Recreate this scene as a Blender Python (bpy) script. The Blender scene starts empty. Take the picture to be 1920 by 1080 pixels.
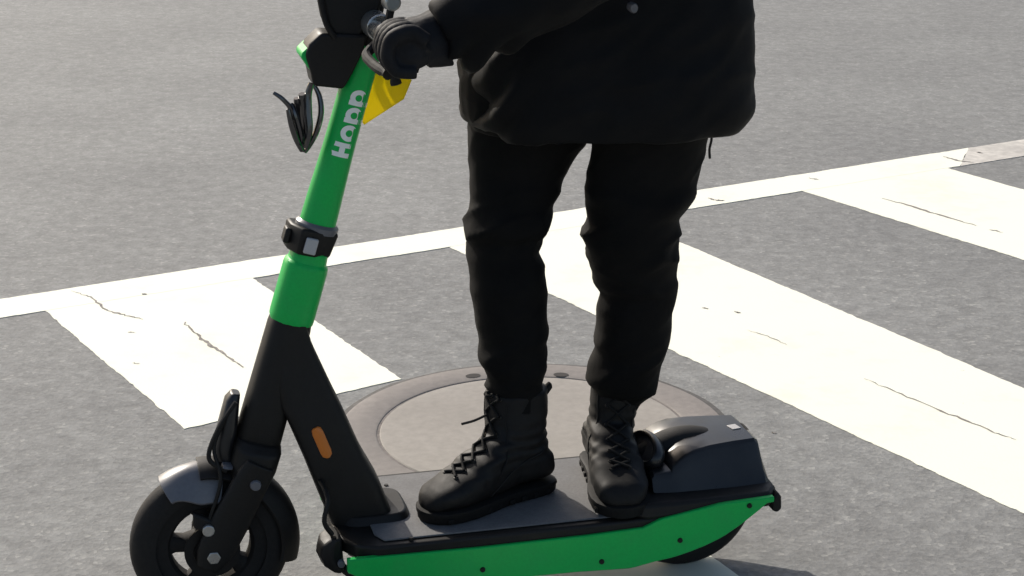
import bpy, bmesh, math, random
from mathutils import Vector, Matrix, noise
from mathutils.bvhtree import BVHTree
random.seed(7)
rad = math.radians

# ------------------------------------------------------------------ camera
S = 1.15                      # metres per working unit
F_PX, PITCH, H = 3500.0, rad(17.28), 1.40
scene = bpy.context.scene
cam_d = bpy.data.cameras.new('camera'); cam = bpy.data.objects.new('camera', cam_d)
scene.collection.objects.link(cam); scene.camera = cam
cam_d.sensor_width = 36.0; cam_d.lens = 36.0 * F_PX / 1920.0
cam_d.clip_start = 0.05; cam_d.clip_end = 2000
cam.location = (0, 0, H * S); cam.rotation_euler = (rad(90) - PITCH, 0, 0)

# ------------------------------------------------------------------ light
SUN_EL = rad(33); SUN_AZ = math.atan2(-0.574, 0.815)          # azimuth from +Y towards +X
world = bpy.data.worlds.new('World'); scene.world = world; world.use_nodes = True
wn = world.node_tree; bg = wn.nodes['Background']
sky = wn.nodes.new('ShaderNodeTexSky'); sky.sky_type = 'NISHITA'; sky.sun_disc = False
sky.sun_elevation = SUN_EL; sky.sun_rotation = SUN_AZ; sky.dust_density = 3.0; sky.ozone_density = 0.6; sky.air_density = 1.0
wn.links.new(sky.outputs[0], bg.inputs['Color']); bg.inputs['Strength'].default_value = 0.13
sun_d = bpy.data.lights.new('sun', 'SUN'); sun = bpy.data.objects.new('sun', sun_d)
scene.collection.objects.link(sun)
sun_d.energy = 4.0; sun_d.angle = rad(0.5); sun_d.color = (1.0, 0.94, 0.85)
sd = Vector((math.sin(SUN_AZ) * math.cos(SUN_EL), math.cos(SUN_AZ) * math.cos(SUN_EL), math.sin(SUN_EL)))
sun.rotation_euler = sd.to_track_quat('Z', 'Y').to_euler(); sun.location = sd * 30
scene.view_settings.view_transform = 'Standard'; scene.view_settings.look = 'None'
scene.view_settings.gamma = 1.0; scene.view_settings.use_curve_mapping = False
scene.view_settings.exposure = 0.2

# ------------------------------------------------------------------ pixel helpers (direction only; distance from the surface touched)
def ray(px, py):
    x = (px - 960) / F_PX; y = (540 - py) / F_PX
    return Vector((x, math.cos(PITCH) + y * math.sin(PITCH), -math.sin(PITCH) + y * math.cos(PITCH)))
HD = rad(-166.0)
FW = Vector((math.cos(HD), math.sin(HD), 0)); LF = Vector((-FW.y, FW.x, 0))
R0 = Vector((0.302, 2.923, 0))
def onplane(px, py, y=0.0):
    d = ray(px, py); o = Vector((0, 0, H))
    t = (R0 + LF * y - o).dot(LF) / d.dot(LF); P = o + d * t
    return (P - R0).dot(FW), P.z
def onz(px, py, z):
    d = ray(px, py); P = Vector((0, 0, H)) + d * ((z - H) / d.z)
    return (P - R0).dot(FW), (P - R0).dot(LF)
def ground(px, py):
    d = ray(px, py); P = d * (H / -d.z); return Vector((P.x, P.y))

# ------------------------------------------------------------------ materials
def mat(name, col, rough=0.6, metal=0.0, spec=0.5, coat=0.0):
    m = bpy.data.materials.new(name); m.use_nodes = True
    b = m.node_tree.nodes['Principled BSDF']
    b.inputs['Base Color'].default_value = (*col, 1); b.inputs['Roughness'].default_value = rough
    b.inputs['Metallic'].default_value = metal; b.inputs['Specular IOR Level'].default_value = spec
    b.inputs['Coat Weight'].default_value = coat
    return m
def N(m, t, **kw):
    n = m.node_tree.nodes.new(t)
    for k, v in kw.items():
        if k in n.inputs: n.inputs[k].default_value = v
        else: setattr(n, k, v)
    return n
def L(m, a, b): m.node_tree.links.new(a, b)
def ramp(m, src, stops):
    r = N(m, 'ShaderNodeValToRGB'); e = r.color_ramp.elements
    while len(e) < len(stops): e.new(0.5)
    for i, (p, c) in enumerate(stops):
        e[i].position = p; e[i].color = (*c, 1) if len(c) == 3 else c
    L(m, src, r.inputs[0]); return r
def coords(m, scale=(1, 1, 1)):
    tc = N(m, 'ShaderNodeTexCoord'); mp = N(m, 'ShaderNodeMapping'); mp.inputs['Scale'].default_value = scale
    L(m, tc.outputs['Object'], mp.inputs[0]); return mp.outputs[0]
def bump(m, h, strength, dist, prev=None):
    b = N(m, 'ShaderNodeBump'); b.inputs['Strength'].default_value = strength; b.inputs['Distance'].default_value = dist
    L(m, h, b.inputs['Height'])
    if prev: L(m, prev, b.inputs['Normal'])
    return b.outputs[0]
def bsdf(m): return m.node_tree.nodes['Principled BSDF']

def speckled(name, col, var=0.25, scale=60, rough=0.6, metal=0.0, spec=0.5, bump_d=0.0006, bs=0.4, rvar=0.12, dust=0.0, dustcol=(0.3, 0.28, 0.25), coat=0.0):
    """plain colour with fine grain, uneven gloss and a little dust"""
    m = mat(name, col, rough, metal, spec, coat); c = coords(m)
    n1 = N(m, 'ShaderNodeTexNoise', Scale=scale, Detail=6.0, Roughness=0.6); L(m, c, n1.inputs[0])
    n2 = N(m, 'ShaderNodeTexNoise', Scale=scale * 0.12, Detail=4.0); L(m, c, n2.inputs[0])
    lo = tuple(x * (1 - var) for x in col); hi = tuple(min(1, x * (1 + var)) for x in col)
    r = ramp(m, n1.outputs[0], [(0.3, lo), (0.7, hi)])
    out = r.outputs[0]
    if dust > 0:
        mx = N(m, 'ShaderNodeMix', data_type='RGBA'); rr = ramp(m, n2.outputs[0], [(0.45, (0, 0, 0)), (0.75, (dust,) * 3)])
        L(m, rr.outputs[0], mx.inputs[0]); L(m, out, mx.inputs[6]); mx.inputs[7].default_value = (*dustcol, 1); out = mx.outputs[2]
    L(m, out, bsdf(m).inputs['Base Color'])
    rr = ramp(m, n2.outputs[0], [(0.3, (max(0.05, rough - rvar),) * 3), (0.7, (min(1, rough + rvar),) * 3)])
    L(m, rr.outputs[0], bsdf(m).inputs['Roughness'])
    L(m, bump(m, n1.outputs[0], bs, bump_d), bsdf(m).inputs['Normal'])
    return m

def asphalt(name, base, dark, light):
    m = mat(name, base, 0.88, spec=0.35); c = coords(m)
    st = N(m, 'ShaderNodeTexVoronoi', Scale=95.0); L(m, c, st.inputs[0])
    st2 = N(m, 'ShaderNodeTexVoronoi', Scale=230.0); L(m, c, st2.inputs[0])
    mid = N(m, 'ShaderNodeTexNoise', Scale=17.0, Detail=7.0, Roughness=0.66); L(m, c, mid.inputs[0])
    big = N(m, 'ShaderNodeTexNoise', Scale=1.1, Detail=4.0, Roughness=0.55); L(m, c, big.inputs[0])
    r1 = ramp(m, mid.outputs[0], [(0.28, dark), (0.5, base), (0.74, light)])
    sep = N(m, 'ShaderNodeSeparateColor'); L(m, st.outputs['Color'], sep.inputs[0])
    r2 = ramp(m, sep.outputs[0], [(0.0, (0.72,) * 3), (0.5, (1.0,) * 3), (0.93, (1.22,) * 3), (0.965, (1.5, 1.48, 1.43)), (1.0, (1.8, 1.77, 1.7))])
    mul = N(m, 'ShaderNodeMix', data_type='RGBA', blend_type='MULTIPLY'); mul.inputs[0].default_value = 0.46
    L(m, r1.outputs[0], mul.inputs[6]); L(m, r2.outputs[0], mul.inputs[7])
    r3 = ramp(m, big.outputs[0], [(0.25, (0.86, 0.86, 0.86)), (0.5, (1.0, 1.0, 0.99)), (0.75, (1.12, 1.12, 1.11))])
    mul2 = N(m, 'ShaderNodeMix', data_type='RGBA', blend_type='MULTIPLY'); mul2.inputs[0].default_value = 1.0
    L(m, mul.outputs[2], mul2.inputs[6]); L(m, r3.outputs[0], mul2.inputs[7])
    L(m, mul2.outputs[2], bsdf(m).inputs['Base Color'])
    b1 = bump(m, st.outputs['Distance'], 0.4, 0.0016)
    b2 = bump(m, mid.outputs[0], 0.45, 0.006, b1)
    b3 = bump(m, st2.outputs['Distance'], 0.35, 0.0008, b2)
    L(m, b3, bsdf(m).inputs['Normal'])
    return m

M = {}
M['asphalt'] = asphalt('asphalt_grey', (0.204, 0.204, 0.198), (0.160, 0.160, 0.156), (0.256, 0.256, 0.248))
M['patch'] = asphalt('asphalt_patch', (0.205, 0.200, 0.192), (0.16, 0.157, 0.150), (0.255, 0.25, 0.24))
M['tar'] = speckled('tar_seal', (0.06, 0.055, 0.05), 0.4, 90, 0.75)
# road paint, worn to the stones in places
pm = M['paint'] = mat('road_paint', (0.71, 0.70, 0.53), 0.8, spec=0.3); c = coords(pm)
pn = N(pm, 'ShaderNodeTexNoise', Scale=120.0, Detail=5.0); L(pm, c, pn.inputs[0])
pb = N(pm, 'ShaderNodeTexNoise', Scale=2.3, Detail=6.0, Roughness=0.7); L(pm, c, pb.inputs[0])
pr = ramp(pm, pb.outputs[0], [(0.25, (0.72, 0.70, 0.57)), (0.45, (0.83, 0.82, 0.695)), (1.0, (0.85, 0.845, 0.72))])
ps = N(pm, 'ShaderNodeTexNoise', Scale=38.0, Detail=8.0, Roughness=0.75); L(pm, c, ps.inputs[0])
pw = ramp(pm, ps.outputs[0], [(0.265, (0.28, 0.27, 0.26)), (0.325, (1, 1, 1))])
mu = N(pm, 'ShaderNodeMix', data_type='RGBA', blend_type='MULTIPLY'); mu.inputs[0].default_value = 1
L(pm, pr.outputs[0], mu.inputs[6]); L(pm, pw.outputs[0], mu.inputs[7]); L(pm, mu.outputs[2], bsdf(pm).inputs['Base Color'])
L(pm, bump(pm, pn.outputs[0], 0.4, 0.0012), bsdf(pm).inputs['Normal'])
M['wornpaint'] = speckled('worn_road_paint', (0.54, 0.51, 0.46), 0.22, 26, 0.85, 0, 0.3, 0.001, 0.4, 0.05, 0.7, (0.34, 0.32, 0.30))
M['crack'] = speckled('crack_dirt', (0.22, 0.20, 0.18), 0.4, 80, 0.9)
M['lid'] = speckled('manhole_lid_dusty', (0.275, 0.250, 0.220), 0.10, 45, 0.75, 0.0, 0.4, 0.0012, 0.5, 0.1, 0.5, (0.25, 0.23, 0.205))
M['frame'] = speckled('manhole_frame_iron', (0.190, 0.168, 0.152), 0.14, 50, 0.7, 0.0, 0.4, 0.0015, 0.5, 0.1, 0.6, (0.225, 0.205, 0.188))
M['gapdirt'] = speckled('gap_dirt', (0.15, 0.132, 0.12), 0.3, 60, 0.9)
M['dark'] = mat('dark_gap', (0.03, 0.026, 0.024), 0.95)
# scooter
M['green'] = speckled('green_powder_coat', (0.003, 0.45, 0.078), 0.06, 220, 0.40, 0, 0.3, 0.0002, 0.2, 0.08, 0.14, (0.05, 0.25, 0.10))
M['black'] = speckled('black_powder_coat', (0.011, 0.0098, 0.0085), 0.15, 200, 0.55, 0, 0.25, 0.0003, 0.3, 0.1, 0.10, (0.06, 0.055, 0.05))
M['blackgloss'] = speckled('black_gloss_plastic', (0.012, 0.0118, 0.0125), 0.1, 160, 0.33, 0, 0.42, 0.0002, 0.15, 0.07, 0.10, (0.06, 0.06, 0.06))
M['fender'] = speckled('grey_satin_plastic', (0.12, 0.12, 0.13), 0.08, 160, 0.38, 0, 0.5, 0.0002, 0.2, 0.06, 0.15, (0.11, 0.105, 0.10))
M['rubber'] = speckled('tyre_rubber', (0.012, 0.011, 0.010), 0.2, 120, 0.75, 0, 0.3, 0.0006, 0.4, 0.1, 0.3, (0.035, 0.03, 0.026))
M['mat'] = speckled('deck_grip_mat', (0.125, 0.124, 0.124), 0.18, 240, 0.72, 0, 0.45, 0.0008, 0.6, 0.1, 0.35, (0.16, 0.155, 0.15))
M['trim'] = speckled('light_grey_trim', (0.26, 0.255, 0.25), 0.08, 120, 0.5, 0, 0.5)
M['steel'] = speckled('brushed_steel', (0.42, 0.42, 0.40), 0.1, 140, 0.32, 0.85)
M['chrome'] = mat('polished_black_cable_sheath', (0.09, 0.088, 0.088), 0.14, 0.8, 0.8)
M['badge'] = mat('grey_badge_and_highlight', (0.42, 0.41, 0.40), 0.5)  # clamp badge, and the highlight painted on the rear cover
M['white'] = mat('white_lettering', (0.88, 0.90, 0.84), 0.5)
M['orange'] = mat('orange_reflector', (0.62, 0.17, 0.015), 0.28)
M['yellow'] = speckled('yellow_plastic_card', (0.80, 0.66, 0.012), 0.1, 30, 0.4, 0, 0.5)
ym = M['yellow']; tr = N(ym, 'ShaderNodeBsdfTranslucent'); tr.inputs[0].default_value = (0.92, 0.78, 0.012, 1); mxs = N(ym, 'ShaderNodeMixShader'); mxs.inputs[0].default_value = 0.5
L(ym, bsdf(ym).outputs[0], mxs.inputs[1]); L(ym, tr.outputs[0], mxs.inputs[2]); L(ym, mxs.outputs[0], ym.node_tree.nodes['Material Output'].inputs[0])
M['redlens'] = mat('dark_red_lens', (0.05, 0.006, 0.005), 0.2)
M['screen'] = mat('dark_screen', (0.012, 0.013, 0.014), 0.12)
bsdf(M['blackgloss']).inputs['Coat Weight'].default_value = 0.0; bsdf(M['blackgloss']).inputs['Coat Roughness'].default_value = 0.3
# clothing
def cloth(name, col, rough, weave, fuzz):
    m = mat(name, col, rough, spec=0.14); c = coords(m)
    n1 = N(m, 'ShaderNodeTexNoise', Scale=weave, Detail=3.0); L(m, c, n1.inputs[0])
    n2 = N(m, 'ShaderNodeTexNoise', Scale=14.0, Detail=5.0); L(m, c, n2.inputs[0])
    r = ramp(m, n2.outputs[0], [(0.3, tuple(x * 0.8 for x in col)), (0.7, tuple(x * 1.25 for x in col))])
    L(m, r.outputs[0], bsdf(m).inputs['Base Color'])
    b1 = bump(m, n2.outputs[0], 0.35, 0.006); L(m, bump(m, n1.outputs[0], 0.3, 0.0006, b1), bsdf(m).inputs['Normal'])
    bsdf(m).inputs['Sheen Weight'].default_value = fuzz; bsdf(m).inputs['Sheen Roughness'].default_value = 0.5
    return m
M['trouser'] = cloth('black_cotton', (0.0050, 0.0047, 0.0045), 0.85, 900.0, 0.0)
M['coat'] = cloth('black_coat_fabric', (0.0044, 0.0044, 0.0048), 0.70, 700.0, 0.0)
M['leather'] = speckled('black_boot_leather', (0.007, 0.0064, 0.0062), 0.25, 130, 0.62, 0, 0.22, 0.0006, 0.4, 0.12, 0.2, (0.05, 0.045, 0.04))
M['sole'] = speckled('boot_sole_rubber', (0.007, 0.0065, 0.006), 0.2, 100, 0.75, 0, 0.2)
M['lace'] = speckled('black_lace', (0.010, 0.0095, 0.009), 0.2, 300, 0.8, 0, 0.2)
M['tongue'] = speckled('grey_boot_panel', (0.10, 0.10, 0.105), 0.2, 120, 0.5)
M['glove'] = speckled('black_glove', (0.007, 0.007, 0.0085), 0.2, 200, 0.7, 0, 0.25)
M['skin'] = mat('skin', (0.52, 0.33, 0.25), 0.5); M['hair'] = speckled('dark_hair', (0.03, 0.02, 0.015), 0.4, 150, 0.55)
M['eye'] = mat('eye', (0.75, 0.75, 0.73), 0.2)

# ------------------------------------------------------------------ mesh helpers
def vec(p): return Vector(p)
def ring(c, u, v, a, b, p=2.0, n=24):
    c, u, v = vec(c), vec(u), vec(v); out = []
    for i in range(n):
        t = 2 * math.pi * i / n; ct, st = math.cos(t), math.sin(t)
        out.append(c + u * (a * math.copysign(abs(ct) ** (2 / p), ct)) + v * (b * math.copysign(abs(st) ** (2 / p), st)))
    return out
class MB:
    def __init__(s): s.v = []; s.f = []
    def loft(s, rings, cap=True, closed=False):
        o = len(s.v); n = len(rings[0])
        for r in rings: s.v += [tuple(p) for p in r]
        m = len(rings)
        for i in range(m if closed else m - 1):
            a = o + i * n; b = o + ((i + 1) % m) * n
            for j in range(n):
                k = (j + 1) % n; s.f.append((a + j, a + k, b + k, b + j))
        if cap and not closed:
            s.f.append(tuple(o + j for j in reversed(range(n)))); s.f.append(tuple(o + (m - 1) * n + j for j in range(n)))
        return s
    def tube(s, pts, r, n=10, cap=True):
        pts = [vec(p) for p in pts]; rr = r if isinstance(r, (list, tuple)) else [r] * len(pts)
        d0 = (pts[1] - pts[0]).normalized(); up = Vector((0, 0, 1)) if abs(d0.z) < 0.9 else Vector((1, 0, 0))
        u = d0.cross(up).normalized(); rings = []
        for i, p in enumerate(pts):
            d = (pts[min(i + 1, len(pts) - 1)] - pts[max(i - 1, 0)]).normalized()
            u = (u - d * u.dot(d)).normalized(); w = d.cross(u)
            rings.append(ring(p, u, w, rr[i], rr[i], 2, n))
        return s.loft(rings, cap)
    def box(s, c, size, ux=(1, 0, 0), uz=(0, 0, 1)):
        ux = vec(ux).normalized(); uz = vec(uz).normalized(); uy = uz.cross(ux); c = vec(c); o = len(s.v)
        for dx in (-.5, .5):
            for dy in (-.5, .5):
                for dz in (-.5, .5): s.v.append(tuple(c + ux * dx * size[0] + uy * dy * size[1] + uz * dz * size[2]))
        s.f += [tuple(o + k for k in q) for q in ((0, 1, 3, 2), (4, 6, 7, 5), (0, 4, 5, 1), (2, 3, 7, 6), (0, 2, 6, 4), (1, 5, 7, 3))]
        return s
    def prism(s, poly, y0, y1):                 # (x,z) outline, extruded sideways
        o = len(s.v); n = len(poly)
        for y in (y0, y1): s.v += [(x, y, z) for x, z in poly]
        s.f.append(tuple(o + i for i in range(n))); s.f.append(tuple(o + n + i for i in reversed(range(n))))
        for i in range(n):
            k = (i + 1) % n; s.f.append((o + i, o + n + i, o + n + k, o + k))
        return s
    def lathe(s, prof, c, n=48, closed=True):   # (r, y) profile about the sideways axis through c
        rings = []
        for i in range(n):
            t = 2 * math.pi * i / n
            rings.append([(c[0] + r * math.cos(t), c[1] + y, c[2] + r * math.sin(t)) for r, y in prof])
        o = len(s.v); k = len(prof)
        for r in rings: s.v += r
        for i in range(n):
            a, b = o + i * k, o + ((i + 1) % n) * k
            for j in range(k if closed else k - 1):
                q = (j + 1) % k; s.f.append((a + j, a + q, b + q, b + j))
        return s
    def mesh(s, name, org=(0, 0, 0), sharp=35):
        me = bpy.data.meshes.new(name); og = vec(org)
        me.from_pydata([tuple((vec(p) - og) * S) for p in s.v], [], s.f); me.validate()
        b = bmesh.new(); b.from_mesh(me); bmesh.ops.recalc_face_normals(b, faces=b.faces); b.to_mesh(me); b.free()
        me.shade_smooth(); me.set_sharp_from_angle(angle=rad(sharp)); return me
    def build(s, name, m, parent=None, org=(0, 0, 0), bev=0, seg=2, sharp=35, sub=0):
        o = bpy.data.objects.new(name, s.mesh(name, org, sharp)); scene.collection.objects.link(o); o.data.materials.append(m); o.parent = parent
        if bev:
            md = o.modifiers.new('bevel', 'BEVEL'); md.width = bev * S; md.segments = seg; md.limit_method = 'ANGLE'; md.angle_limit = rad(35); md.harden_normals = False
        if sub:
            md = o.modifiers.new('sub', 'SUBSURF'); md.levels = md.render_levels = sub
        return o
def fuse(mb, name, m, parent, org, voxel, smooth=3, disp=None):
    """fuse overlapping closed shapes to one continuous skin, then shape it with disp(point, normal) -> offset"""
    tmp = bpy.data.objects.new('tmp', mb.mesh('tmp', org)); scene.collection.objects.link(tmp)
    md = tmp.modifiers.new('r', 'REMESH'); md.mode = 'VOXEL'; md.voxel_size = voxel * S
    if smooth:
        ms = tmp.modifiers.new('s', 'SMOOTH'); ms.iterations = smooth; ms.factor = 0.5
    dg = bpy.context.evaluated_depsgraph_get(); me = bpy.data.meshes.new_from_object(tmp.evaluated_get(dg), depsgraph=dg)
    bpy.data.objects.remove(tmp); me.name = name; og = vec(org)
    if disp:
        nr = [v.normal.copy() for v in me.vertices]
        for v, n in zip(me.vertices, nr):
            p = v.co / S + og; v.co += disp(p, n) * S
    me.shade_smooth(); me.materials.clear(); me.materials.append(m)
    o = bpy.data.objects.new(name, me); scene.collection.objects.link(o); o.parent = parent; return o
def empty(name, loc, rz=0):
    o = bpy.data.objects.new(name, None); o.empty_display_size = 0.2; scene.collection.objects.link(o)
    o.location = loc; o.rotation_euler = (0, 0, rz); return o
def tag(o, label=None, cat=None, group=None, kind=None):
    for k, v in (('label', label), ('category', cat), ('group', group), ('kind', kind)):
        if v: o[k] = v
    return o
def spline(pts, per=6):
    pts = [vec(p) for p in pts]; out = []
    for i in range(len(pts) - 1):
        p0, p1, p2, p3 = pts[max(i - 1, 0)], pts[i], pts[i + 1], pts[min(i + 2, len(pts) - 1)]
        for k in range(per):
            t = k / per
            out.append(0.5 * ((2 * p1) + (p2 - p0) * t + (2 * p0 - 5 * p1 + 4 * p2 - p3) * t * t + (3 * p1 - p0 - 3 * p2 + p3) * t ** 3))
    out.append(pts[-1]); return out
def lerp(a, b, t): return a + (b - a) * t
def smoothstep(a, b, x):
    t = max(0, min(1, (x - a) / (b - a))); return t * t * (3 - 2 * t)

# ------------------------------------------------------------------ road, markings, patch
def flat(name, poly, z, m, parent=None, jit=0.0, step=0.012, bevel=0.004):
    """thin slab lying on the road; edge broken up by jit"""
    pts = []
    for i, p in enumerate(poly):
        q = poly[(i + 1) % len(poly)]; d = (q - p).length; n = max(1, int(d / step)) if jit else 1
        nr = Vector((-(q - p).y, (q - p).x)).normalized()
        for k in range(n):
            a = p.lerp(q, k / n)
            if jit:
                w = noise.noise(Vector((a.x * 9, a.y * 9, 3))) * 0.7 + noise.noise(Vector((a.x * 45, a.y * 45, 8))) * 0.6 + noise.noise(Vector((a.x * 120, a.y * 120, 2))) * 0.45
                a = a + nr * w * jit
            pts.append(a)
    b = bmesh.new(); top = [b.verts.new((p.x * S, p.y * S, z)) for p in pts]; bot = [b.verts.new((p.x * S, p.y * S, 0.0005)) for p in pts]
    f = b.faces.new(top)
    for i in range(len(pts)):
        k = (i + 1) % len(pts); b.faces.new((top[i], bot[i], bot[k], top[k]))
    bmesh.ops.recalc_face_normals(b, faces=b.faces); bmesh.ops.triangulate(b, faces=[x for x in b.faces if len(x.verts) > 4])
    me = bpy.data.meshes.new(name); b.to_mesh(me); b.free(); me.materials.append(m)
    o = bpy.data.objects.new(name, me); scene.collection.objects.link(o); o.parent = parent; return o

b = bmesh.new(); bmesh.ops.create_grid(b, x_segments=12, y_segments=12, size=260)
me = bpy.data.meshes.new('road'); b.to_mesh(me); b.free(); me.materials.append(M['asphalt'])
road = bpy.data.objects.new('road', me); scene.collection.objects.link(road); tag(road, 'grey worn asphalt road surface under the scooter', kind='structure')

def far(p, q, d):  # continue the line p->q beyond q by d
    return q + (q - p).normalized() * d
def near_end(p, q, dist=3.7):   # where the line p->q meets the near side of the crossing
    a = ground(0, 597); e = (ground(1920, 293) - a).normalized(); n_ = Vector((e.y, -e.x)); d_ = (q - p).normalized()
    return p + d_ * ((dist - (p - a).dot(n_)) / d_.dot(n_))
# edge line of the crossing
e0, e1 = ground(0, 562), ground(1920, 262); f0, f1 = ground(0, 597), ground(1920, 293)
k0, k1 = f0.lerp(f1, (ground(1800, 312) - f0).length / (f1 - f0).length), e0.lerp(e1, (ground(1815, 278) - e0).length / (e1 - e0).length)
line = flat('edge_line', [far(f1, f0, 2.5), k0, k1, far(e1, e0, 2.5)], 0.0020, M['paint'], road, 0.004)
worn = flat('edge_line', [k0, far(f0, f1, 2.5), far(e0, e1, 2.5), k1], 0.0019, M['wornpaint'], road, 0.004); worn['label'] = 'greyed worn end of the thin white line at the right'
line['label'] = 'thin white line running across behind the crossing stripes'
def mid_line(px):            # a point inside the edge line at this column
    y = 580 - (580 - 277) * px / 1920; return ground(px, y)
bars = []
p = [ground(345, 805), ground(752, 712), mid_line(478 - 25), mid_line(80 - 12)]
bars.append(flat('crossing_stripe', p, 0.0016, M['paint'], road, 0.005)); bars[-1]['label'] = 'short white stripe behind the green stem, cut off beside the manhole'
a0, a1 = ground(835, 466), ground(1920, 967); b0, b1 = ground(1180, 412), ground(1920, 727)
p = [mid_line(815), near_end(a0, a1), near_end(b0, b1), mid_line(1145)]
bars.append(flat('crossing_stripe', p, 0.0016, M['paint'], road, 0.005)); bars[-1]['label'] = 'long white stripe passing behind the trousers to the right'
a0, a1 = ground(1495, 358), ground(1920, 490); b0, b1 = ground(1795, 310), ground(1920, 346)
p = [mid_line(1470), near_end(a0, a1), near_end(b0, b1), mid_line(1740)]
bars.append(flat('crossing_stripe', p, 0.0016, M['paint'], road, 0.005)); bars[-1]['label'] = 'white stripe farthest right with a fine crack along it'
a0, a1 = ground(80, 588), ground(345, 805); b0, b1 = ground(1335, 1050), ground(1380, 1080)
q0 = a0 + (a1 - a0) * 1.95
p = [q0, near_end(a0, q0), near_end(b0, b1), ground(1310, 1030)]
bars.append(flat('crossing_stripe', p, 0.0016, M['paint'], road, 0.005)); bars[-1]['label'] = 'white stripe under the scooter deck, partly in its shadow'
# cracks and chips in the paint
def crack(pts, w, seed, z=0.0026):
    g = [ground(*q) for q in pts]; rr = random.Random(seed); fine = []
    for i in range(len(g) - 1):
        for k in range(7):
            t = k / 7; fine.append(g[i].lerp(g[i + 1], t) + Vector((rr.uniform(-1, 1), rr.uniform(-1, 1))) * 0.0035)
    fine.append(g[-1]); lo, hi = [], []
    for i, q in enumerate(fine):
        d = (fine[min(i + 1, len(fine) - 1)] - fine[max(i - 1, 0)]).normalized(); nn = Vector((-d.y, d.x))
        t = i / (len(fine) - 1); ww = 0.75 * w * (0.25 + 0.75 * math.sin(math.pi * min(max(t, .04), .96))) * rr.uniform(0.35, 1.3)
        lo.append(q - nn * ww); hi.append(q + nn * ww)
    bm_ = bmesh.new(); a = [bm_.verts.new((q.x * S, q.y * S, z)) for q in lo]; c_ = [bm_.verts.new((q.x * S, q.y * S, z)) for q in hi]
    for i in range(len(a) - 1): bm_.faces.new((a[i], a[i + 1], c_[i + 1], c_[i]))
    bmesh.ops.recalc_face_normals(bm_, faces=bm_.faces)
    me = bpy.data.meshes.new('crack'); bm_.to_mesh(me); bm_.free(); me.materials.append(M['crack'])
    o = bpy.data.objects.new('crack', me); scene.collection.objects.link(o); o.parent = road
crack([(135, 547), (170, 558), (200, 582), (236, 593), (268, 600)], 0.0045, 1)
crack([(345, 606), (368, 628), (395, 648), (425, 670), (456, 690)], 0.006, 2)
crack([(1655, 373), (1700, 385), (1760, 404), (1830, 424)], 0.006, 3)
crack([(1855, 431), (1880, 437)], 0.004, 4)
crack([(1620, 712), (1690, 740), (1780, 778), (1860, 810), (1905, 826)], 0.0035, 5)
crack([(1400, 620), (1440, 632), (1475, 648)], 0.002, 6)
crack([(1328, 372), (1345, 377), (1358, 377)], 0.010, 7, 0.0030)
crack([(1518, 335), (1535, 338)], 0.010, 8)
crack([(1378, 585), (1388, 588)], 0.006, 9); crack([(1316, 578), (1326, 580)], 0.005, 10)
crack([(266, 552), (276, 554)], 0.006, 11); crack([(240, 624), (254, 625)], 0.003, 12); crack([(250, 682), (262, 683)], 0.003, 13)
crack([(1770, 295), (1800, 303), (1825, 305)], 0.008, 14, 0.0030); crack([(1828, 286), (1842, 288)], 0.007, 15, 0.0030)
crack([(1448, 811), (1456, 812)], 0.004, 16, 0.001)

# manhole
MC = Vector((0.042, 3.525)); RO = 0.397
mh = empty('manhole', (MC.x * S, MC.y * S, 0)); tag(mh, 'round beige manhole cover with iron frame set in the asphalt', 'manhole')
def disc_ring(name, prof, m, parent, n=96, wob=0.0):   # (r,z metres) profile round vertical axis
    b = bmesh.new(); rows = []
    for i in range(n):
        t = 2 * math.pi * i / n; w = 1 + wob * noise.noise(Vector((math.cos(t) * 4, math.sin(t) * 4, 1)))
        rows.append([b.verts.new((r * w * S * math.cos(t), r * w * S * math.sin(t), z)) for r, z in prof])
    for i in range(n):
        A, B = rows[i], rows[(i + 1) % n]
        for j in range(len(prof) - 1): b.faces.new((A[j], A[j + 1], B[j + 1], B[j]))
    if prof[0][0] < 0.31: b.faces.new([r[0] for r in rows])
    if prof[-1][0] < 0.31: b.faces.new([r[-1] for r in rows])
    bmesh.ops.recalc_face_normals(b, faces=b.faces)
    me = bpy.data.meshes.new(name); b.to_mesh(me); b.free(); me.materials.append(m); me.shade_smooth(); me.set_sharp_from_angle(angle=rad(30))
    o = bpy.data.objects.new(name, me); scene.collection.objects.link(o); o.parent = parent; return o
disc_ring('joint_seal', [(RO - 0.012, 0.0032), (RO + 0.010, 0.0012)], M['tar'], mh, wob=0.010)
fr = disc_ring('frame', [(0.3145, 0.001), (0.316, 0.003), (0.320, 0.0044), (RO - 0.008, 0.0044), (RO - 0.003, 0.0036), (RO - 0.001, 0.0005)], M['frame'], mh)
disc_ring('gap', [(0.26, 0.0016), (0.330, 0.0016)], M['gapdirt'], mh)
disc_ring('lid', [(0.285, 0.0036), (0.301, 0.0042), (0.308, 0.0036), (0.3105, 0.0005)], M['lid'], mh)
for px, py in ((887, 708), (1052, 706)):
    g = ground(px, py) - MC; t = math.atan2(g.y, g.x); r = g.length; pts = []
    for k in range(14):
        q = 2 * math.pi * k / 14
        pts.append(Vector((math.cos(t), math.sin(t))) * (r + 0.013 * math.sin(q)) + Vector((-math.sin(t), math.cos(t))) * 0.017 * math.cos(q))
    b = bmesh.new(); b.faces.new([b.verts.new((q.x * S, q.y * S, 0.0054)) for q in pts]); bmesh.ops.recalc_face_normals(b, faces=b.faces)
    me = bpy.data.meshes.new('lifting_slot'); b.to_mesh(me); b.free(); me.materials.append(M['dark'])
    o = bpy.data.objects.new('lifting_slot', me); scene.collection.objects.link(o); o.parent = mh

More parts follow.
